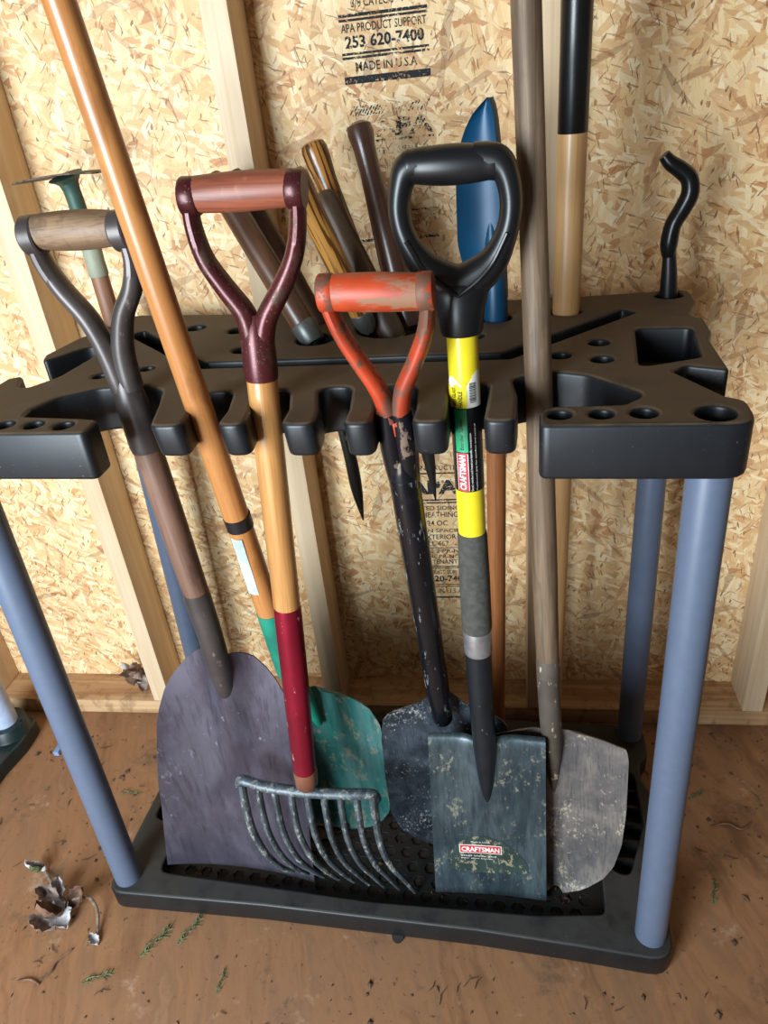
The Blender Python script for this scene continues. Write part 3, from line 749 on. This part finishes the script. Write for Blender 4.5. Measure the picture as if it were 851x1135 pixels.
# --- weathered grey handled shovel
gy = tool('weathered_shovel', (.0814, -.473, .0332), (-.0385, .0428, .9983), -6,
          'long-handled shovel with weathered grey-brown shaft and scuffed grey rounded blade, right of the spade', 'shovel')
shaft(gy, M['grey_wood'], [(.44, .0148), (.60, .0158), (.80, .0150), (1.0, .0140), (1.2, .0138), (1.40, .0136), (1.415, .010)])
m = MB(); m.tube([(0,0,.455),(0,0,.448),(0,0,.40),(.001,0,.35),(.002,.002,.30),(.002,.010,.24),(.002,.014,.18)], [.0150,.0158,.0152,.0150,.0145,.010,.003], 24)
m.build('socket', M['muddy_socket'], gy)
hw = [(-.016, .012), (-.012, .026), (0.0, .046), (.03, .075), (.06, .090), (.11, .101), (.18, .106), (.28, .107), (.30, .104), (.315, .07), (.325, .035)]
def greyy(s, x, z):
    up = max(0, (z-.12)/.2)
    return .012-.012*abs(s)**2.2-.012*up*math.exp(-(x/.02)**2)
m = MB(); m.sheet(blade_rows([-.016+.341*(1-(1-i/36)**1.2) for i in range(37)], lambda z: lerp_table(hw, z), greyy, 25, cx=lambda z: .0), (0, .002, 0))
m.build('blade', M['grey_blade'], gy, smooth=60)

# --- pale handle with black top
pl = tool('long_pole', (.094, -.177, .0145), (.006, -.02, 1), 0, 'pale clear-finished wooden pole with black painted upper end, standing in a rear shelf hole', 'tool handle')
shaft(pl, M['pale_wood'], [(0, .0165), (.01, .0175), (.4, .0178), (.87, .0180), (1.095, .0178)])
m = MB(); m.tube([(0,0,1.093),(0,0,1.094),(0,0,1.40),(0,0,1.42)], [.0176,.0181,.0174,.012], 24); m.build('painted_end', M['black_paint'], pl)

# --- blue narrow blade, head up
bl = tool('trenching_spade', (-.007, -.184, .1), (.015, -.027, .9995), 0, 'narrow pointed blue blade standing head-up in a rear hole on a red-brown shaft', 'spade')
shaft(bl, M['red_brown'], [(-.085, .0135), (-.07, .0146), (.4, .0148), (.70, .0148), (.78, .0146)])
m = MB(); m.tube([(0,0,.765),(0,0,.77),(0,0,.81),(-.001,.002,.84),(-.004,.006,.89),(-.006,.008,.93)], [.0160,.0166,.0160,.0145,.010,.003], 24)
m.build('socket', M['blue'], bl)
xl = [(.815, -.013), (.835, -.026), (.86, -.042), (.892, -.049), (.958, -.049), (.999, -.045), (1.02, -.038), (1.037, -.029), (1.048, -.018), (1.055, -.010)]
xr = [(.815, .011), (.86, .009), (.892, .007), (.965, .005), (1.0, .002), (1.035, -.002), (1.048, -.005), (1.055, -.008)]
rows = []
for i in range(31):
    z = .815+.24*i/30; a, c = lerp_table(xl, z), lerp_table(xr, z); r = []
    for j in range(13):
        s = j/12; x = a+(c-a)*s; d = .012*(s-.5)**2*4-.006
        r.append((x, -d*.6, z))
    r += [(c+.004, .004, z), (c+.006, .012, z)]
    rows.append(r)
m = MB(); m.sheet(rows, (0, .0022, 0)); m.build('blade', M['blue'], bl, smooth=50)

# --- hoe, head up, in the left rear post hole
P = RM @ Vector((.018, .400, .846))
ho = tool('hoe', P, (-.034, .024, .999), 0, 'hoe standing head-up at back left, thin rusty blade on a green neck', 'hoe')
shaft(ho, M['hoe_wood'], [(0, .0135), (.06, .0138), (.135, .0135)])
m = MB(); m.tube([(0,0,.118),(0,0,.122),(0,0,.14),(.001,0,.165),(.001,0,.175)], [.0142,.0152,.0146,.0150,.0138], 20); m.build('tape_wrap', M['tape'], ho)
m = MB(); m.tube(spline([(0,0,.165),(-.001,0,.20),(-.002,0,.23),(-.003,-.002,.252),(-.004,-.004,.262)], 4), [.0125]*8+[.0125,.0125,.0125,.0135,.0145,.018,.021,.024,.026], 18); m.build('neck', M['green_rust'], ho)
rows = []
for i in range(9):
    t = i/8; rows.append([(-.004+(-.062+.124*j/16)*(1-.12*t), -.045+.085*t, .2645-.004*(2*j/16-1)**2-.002*t) for j in range(17)])
m = MB(); m.sheet(rows, (0, 0, .0022)); m.build('blade', M['rust'], ho)

# --- black hook in the right rear post hole
P = RM @ Vector((.859, .418, .846))
hk = tool('hand_hook', P, (0, 0, 1), 0, 'short black steel hook with a bent claw end, standing in the rear right corner hole', 'hand tool')
m = MB(); m.tube([(0,0,0),(0,0,.04),(-.002,0,.075),(-.005,0,.112)], [.0125,.0125,.0105,.0075], 20); m.build('handle', M['grip_plastic'], hk)
hp = spline([(-.005,0,.096,.0085,.010),(-.006,0,.112,.0115,.013),(-.003,0,.136,.0110,.013),(.007,0,.155,.0115,.012),(.0145,0,.173,.0118,.012),(.012,0,.191,.0112,.012),(.0,0,.203,.0105,.011),(-.013,0,.212,.0095,.010),(-.022,0,.222,.0075,.008)], 5)
m = MB(); m.tube([q[:3] for q in hp], [(q[3], q[4]) for q in hp], 14, up=(1, 0, 0)); m.build('hook', M['hook'], hk)

# --- short handles in the rear strip
def short(name, bot, top, prof, mat, label, ell=1.0, part='handle'):
    bot, top = Vector(bot), Vector(top); w = (top-bot).normalized()
    r = tool(name, bot, w, 0, label, 'hand tool handle')
    L = (top-bot).length
    m = MB(); m.tube([(0, 0, t*L) for t, a in prof], [(a*ell, a) for t, a in prof], 22, up=(1, 0, 0)); m.build(part, mat, r)
    return r, L
h1, L = short('hand_tool', (-.241, -.251, .884), (-.367, -.170, 1.095), [(.09, .0165), (.12, .0172), (.5, .0178), (.85, .0172), (.95, .0168), (1, .011)], M['dark_brown'],
       'dark brown short handle with grey ferrule, leaning left under the red-stained grip')
m = MB(); m.tube([(0,0,0),(0,0,.003),(0,0,.028),(0,0,.030)], [.0150,.0168,.0182,.0174], 22); m.build('ferrule', M['ferrule'], h1)
def tang(root, pts, rads, name='tine'):
    inv = root.matrix_world.inverted()
    p = spline([tuple(inv @ Vector(q))+(r,) for q, r in zip(pts, rads)], 5)
    m = MB(); m.tube([q[:3] for q in p], [(q[3], q[3]*.6) for q in p], 10); m.build(name, M['tine'], root)
tang(h1, [(-.241,-.251,.886),(-.236,-.254,.86),(-.222,-.259,.80),(-.210,-.263,.72),(-.206,-.263,.66),(-.202,-.263,.606)], [.006,.006,.007,.009,.0085,.001])
h2, L = short('hand_tool', (-.250, -.159, .868), (-.355, -.120, 1.093), [(0, .015), (.05, .017), (.5, .0178), (.85, .0172), (.95, .0165), (1, .011)], M['dark_brown'],
       'dark brown short handle without ferrule, just behind and right of the ferruled one leaning left')
h3, L = short('hand_tool', (-.1678, -.228, .8887), (-.2333, -.268, 1.0998), [(.10, .0148), (.5, .0150), (.8, .0155), (.92, .0168), (.98, .0168), (1, .013)], M['zebra_light'],
       'light striped-wood short handle with a rounded grey ferrule, leaning left beside the orange-red grip')
m = MB(); m.tube([(0,0,-.002),(0,0,.003),(0,0,.012),(0,0,.028),(0,0,.03)], [.006,.0115,.0142,.0156,.0150], 22); m.build('ferrule', M['ferrule'], h3)
tang(h3, [(-.1678,-.228,.890),(-.160,-.226,.862),(-.135,-.236,.80),(-.102,-.250,.74),(-.096,-.250,.70),(-.090,-.250,.630)], [.005,.006,.007,.0095,.009,.001])
h4, L = short('hand_tool', (-.1362, -.212, .869), (-.2251, -.15, 1.0606), [(0, .018), (.05, .0195), (.3, .0195), (.6, .0185), (.75, .0172), (.88, .0182), (.95, .0175), (.985, .0135), (1, .007)], M['grubby'],
       'grubby brown thick short handle with rounded knob end, directly behind the orange-red grip')
h5, L = short('hand_tool', (-.1645, -.135, .874), (-.240, -.108, 1.120), [(0, .015), (.1, .0158), (.6, .0148), (.8, .015), (.9, .0178), (.96, .0185), (.99, .0165), (1, .012)], M['zebra_dark'],
       'brown striped-wood short handle with flared end, behind the grubby knob-ended one', 1.0)
h6, L = short('hand_tool', (-.1184, -.172, .876), (-.173, -.110, 1.138), [(0, .0195), (.1, .0205), (.35, .0198), (.6, .0165), (.78, .0142), (.88, .0152), (.95, .0182), (.985, .0165), (1, .010)], M['dark_smooth'],
       'dark smooth axe-style short handle with flared butt, the tallest and rightmost of the short handles')

def narrow(root, z0, k):
    for o in root.children:
        for v in o.data.vertices:
            if v.co.z > z0: v.co.x *= 1-(1-k)*min(1, (v.co.z-z0)/.05)
narrow(rd, .83, .885); narrow(ye, .93, .945)
def stretch(root, tab):
    for o in root.children:
        for v in o.data.vertices: v.co.z = lerp_table(tab, v.co.z) if v.co.z < tab[-1][0] else v.co.z+tab[-1][1]-tab[-1][0]
        o.data.update()
stretch(ye, [(-.02, -.02), (0, 0), (.333, .356), (.484, .514), (.529, .560), (.905, .937)])
stretch(gy, [(-.02, -.02), (0, 0), (.322, .334), (.448, .463), (.706, .726)])
stretch(rd, [(-.02, -.02), (0, 0), (.371, .357), (.816, .847), (.98, 1.0065)])
stretch(og, [(-.02, -.02), (0, 0), (.345, .366), (.502, .537), (.654, .697)])

# ------------------------------------------------------------------ second rack at the left edge
r2 = empty('tool_rack', Matrix.Translation((-1.066, -.178, 0)), 'pale post and green-black base corner of another rack at the left edge', 'tool rack')
m = MB()
mesh_to_mb(m, plate_mesh([roundpoly([(-.62,-.40,.03),(.03,-.40,.03),(.035,-.10,.02),(.048,-.03,.03),(.046,.045,.03),(-.62,.045,.03)])], .0005, .036, .004))
m.tube([(0,0,.034),(0,0,.040),(0,0,.062),(0,0,.0625),(0,0,.0627),(0,0,.062),(0,0,.036)], [.048,.045,.042,.0415,.036,.0355,.0355], 32, cap=False)
m.build('base', M['green_black'], r2, smooth=40)
m = MB(); m.tube([(0,0,.036),(0,0,.05),(-.002,.0,.86)], [.0265,.0265,.0245], 32); m.build('post', M['pale_post'], r2)

# ------------------------------------------------------------------ leaves, twigs and grass
def leaf_mesh(L, Wd, curl, mat, parent, name='leaf', loc=(0,0,0), rot=(0,0,0), seed=0):
    rng = random.Random(seed); rows = []
    for i in range(9):
        t = i/8; w = Wd*math.sin(PI*min(.98, t*.92+.04))**.8*(1+.18*math.sin(t*23)); r = []
        for j in range(7):
            s = -1+2*j/6
            r.append(Vector((s*w, t*L, curl*(s*s*.6+.8*t*t)*L+.0012*math.sin(9*t+4*s))))
        rows.append(r)
    mt = Matrix.Translation(loc) @ (Matrix.Rotation(rot[2], 4, 'Z') @ Matrix.Rotation(rot[0], 4, 'X') @ Matrix.Rotation(rot[1], 4, 'Y'))
    m = MB(); m.sheet([[mt @ p for p in r] for r in rows], (0, 0, .0006)); return m.build(name, mat, parent, smooth=80)
lf = empty('dried_leaf_cluster', Matrix.Translation((-.735, -.545, 0)) @ Matrix.Scale(1.2, 4), 'curled dry grey-brown leaves on a bent stem, on the floor left of the front post', 'dried leaves')
leaf_mesh(.042, .016, .35, M['leaf_pale'], lf, loc=(.005, -.028, .004), rot=(.1, 0, .9), seed=1)
leaf_mesh(.036, .012, .6, M['leaf_pale'], lf, loc=(-.03, -.005, .003), rot=(.2, .3, .2), seed=2)
leaf_mesh(.036, .012, .8, M['leaf_brown'], lf, loc=(-.005, .0, .004), rot=(.4, .5, -.6), seed=3)
leaf_mesh(.034, .011, .8, M['leaf'], lf, loc=(-.025, .01, .006), rot=(.5, -.4, 1.3), seed=4)
leaf_mesh(.04, .015, .5, M['leaf_brown'], lf, loc=(-.01, -.015, .010), rot=(.6, .2, 2.3), seed=5)
leaf_mesh(.035, .014, .5, M['leaf'], lf, loc=(-.012, -.03, .003), rot=(.2, .2, 1.8), seed=6)
leaf_mesh(.028, .007, .6, M['leaf_pale'], lf, loc=(-.075, .056, .002), rot=(.2, .2, 1.9), seed=14)
leaf_mesh(.024, .006, .6, M['grass'], lf, loc=(-.078, .058, .003), rot=(.4, .2, 2.9), seed=15)
m = MB(); m.tube(spline([(-.075,.055,.003),(-.045,.03,.010),(-.01,.008,.014),(.02,.012,.016),(.042,-.006,.012),(.052,-.032,.004)], 5), .0024, 8); m.build('stem', M['twig'], lf)
l2 = tag(leaf_mesh(.020, .008, .5, M['leaf_pale'], None, 'dried_leaf', (0,0,0), (.1, .2, 1.2), 8), 'small pale curled leaf fragment beside the bent-stem leaf cluster', 'dried leaf'); l2.location = (-.664, -.600, .001)
l4 = empty('dried_leaf_cluster', Matrix.Translation((-.808, -.055, .0385)), 'crumpled grey dry leaf caught on the sole plate against the stud', 'dried leaves')
for k in range(6):
    leaf_mesh(.05-.004*k, .017, .5, M[('leaf', 'leaf_pale', 'leaf_brown')[k % 3]], l4, loc=(.012*math.cos(k*2.1), .010*math.sin(k*2.1)-.005, .002+.012*k), rot=(.7+.2*k, .4*math.sin(k), k*1.4), seed=20+k)

def sprig(mat):
    m = MB(); rng = random.Random(5)
    m.tube(spline([(0,0,.0018),(.02,.006,.004),(.045,.004,.003),(.06,.012,.0018)], 4), .0011, 6)
    for i in range(22):
        t = rng.random(); x = .06*t; y = .006*t; a = rng.uniform(-1.1, 1.1); l = rng.uniform(.007, .015)
        m.tube([(x, y, .002), (x+l*math.cos(a), y+l*math.sin(a), .002+rng.uniform(0, .005))], [.0010, .0004], 5)
    return m.build('grass_sprig', mat)
sp0 = sprig(M['grass'])
spots = [(-.585,-.615,.9),(-.530,-.592,1.0),(-.665,-.660,.3),(.335,-.270,.5),(.33,-.47,1.2),(-.735,-.150,.1),(-.76,-.30,-.2),(-.44,-.66,1.4)]
for i, (x, y, a) in enumerate(spots):
    o = sp0 if i == 0 else sp0.copy()
    if i: COL.objects.link(o)
    o.location = (x, y, 0); o.rotation_euler = (0, 0, a); s = (1, .9, .8, .6, .7, .75, .7, .6)[i]; o.scale = (s, s, s)
    tag(o, 'small dry green grass sprig lying loose on the plywood floor', 'grass sprig', 'grass sprigs on the floor')
def twig(pts, r, label, loc):
    m = MB(); m.tube(spline(pts, 4), r, 7); o = m.build('twig', M['leaf_brown']); o.location = loc
    return tag(o, label, 'twig')
twig([(0,0,.002),(.012,.012,.003),(.014,.03,.002),(.03,.05,.002)], .0016, 'thin crooked dark twig below the bent-stem leaf cluster', (-.735,-.66,0))
twig([(0,0,.002),(.02,.004,.003),(.04,-.002,.002)], .0016, 'short brown twig at the bottom left, below the leaf cluster', (-.772,-.665,0))
twig([(0,0,.002),(.03,.006,.003),(.05,-.004,.002),(.07,.01,.002)], .0014, 'thin dark squiggle of twig on the floor right of the front right post', (.36,-.325,0))
m = MB()
rng = random.Random(11)
for i in range(620):
    x = rng.uniform(-1.0, .62); y = rng.uniform(-.80, -.09); s = rng.choice((1, 1, 1, 1.9))*rng.uniform(.0012, .0045); a = rng.uniform(0, 6.3); e = rng.uniform(.25, .9)
    if -.68 < x < .27 and -.60 < y < -.04: continue
    c, d = math.cos(a)*s, math.sin(a)*s
    m.add([(x-c, y-d, .0004), (x+d*e, y-c*e, .0004), (x+c, y+d, .0004), (x-d*e, y+c*e, .0004), (x, y, .0004+s*.5)], [(0,1,4),(1,2,4),(2,3,4),(3,0,4),(3,2,1,0)])
for i in range(90):
    x = rng.uniform(-1.0, .6); y = rng.uniform(-.80, -.09); a = rng.uniform(0, 6.3); l = rng.uniform(.008, .03)
    if -.68 < x < .27 and -.60 < y < -.04: continue
    m.tube([(x, y, .0012), (x+l*.5*math.cos(a), y+l*.5*math.sin(a), .002), (x+l*math.cos(a+.3), y+l*math.sin(a+.3), .0012)], [.0004, .0008, .0004], 5)
tag(m.build('floor_litter', M['litter']), 'scattered dirt crumbs and bits of dry grass over the plywood floor', 'floor litter', kind='stuff')
m = MB(); m.box((-.006, -.010, .0004), (.006, .010, .012)); sc_ = m.build('plastic_scrap', M['scrap'], bevel=.0015); sc_.location = (-.945, -.205, 0)
tag(sc_, 'tiny blue-grey plastic scrap on the floor behind the front left post', 'scrap')

# ------------------------------------------------------------------ light
def area(name, loc, target, sx, sy, power, col):
    L = bpy.data.lights.new(name, 'AREA'); L.shape = 'RECTANGLE'; L.size = sx; L.size_y = sy; L.energy = power; L.color = col
    o = bpy.data.objects.new(name, L); COL.objects.link(o); o.location = loc
    o.rotation_euler = (Vector(target)-Vector(loc)).to_track_quat('-Z', 'Y').to_euler(); return o
area('doorway_daylight', (-1.0, -2.1, .98), (-.4, -.2, .72), .8, 1.2, 92, (.80, .92, 1.0))
wd = bpy.data.worlds.new('shed_ambient'); bpy.context.scene.world = wd; wd.use_nodes = True
bg = wd.node_tree.nodes['Background']; bg.inputs[0].default_value = (1.0, .86, .70, 1); bg.inputs[1].default_value = .12

# ------------------------------------------------------------------ camera
R = [[0.98844607, -0.02105941, -0.15010285], [0.11854945, -0.50966168, 0.85216841], [-0.09444783, -0.86011713, -0.50127651]]
cam = bpy.data.cameras.new('camera'); co = bpy.data.objects.new('camera', cam); COL.objects.link(co)
cam.sensor_fit = 'VERTICAL'; cam.sensor_height = 24; cam.lens = 24*820/1135
rx = Vector((R[0][0], R[1][0], R[2][0])); ry = -Vector((R[0][1], R[1][1], R[2][1])); rz = -Vector((R[0][2], R[1][2], R[2][2]))
co.matrix_world = Matrix.Translation((0, -1.22, 1.183)) @ Matrix((rx, ry, rz)).transposed().to_4x4()
cam.clip_start = .02
scn = bpy.context.scene; scn.camera = co
scn.view_settings.view_transform = 'Standard'; scn.view_settings.look = 'None'; scn.view_settings.gamma = 1
scn.view_settings.use_curve_mapping = False; scn.view_settings.exposure = 0
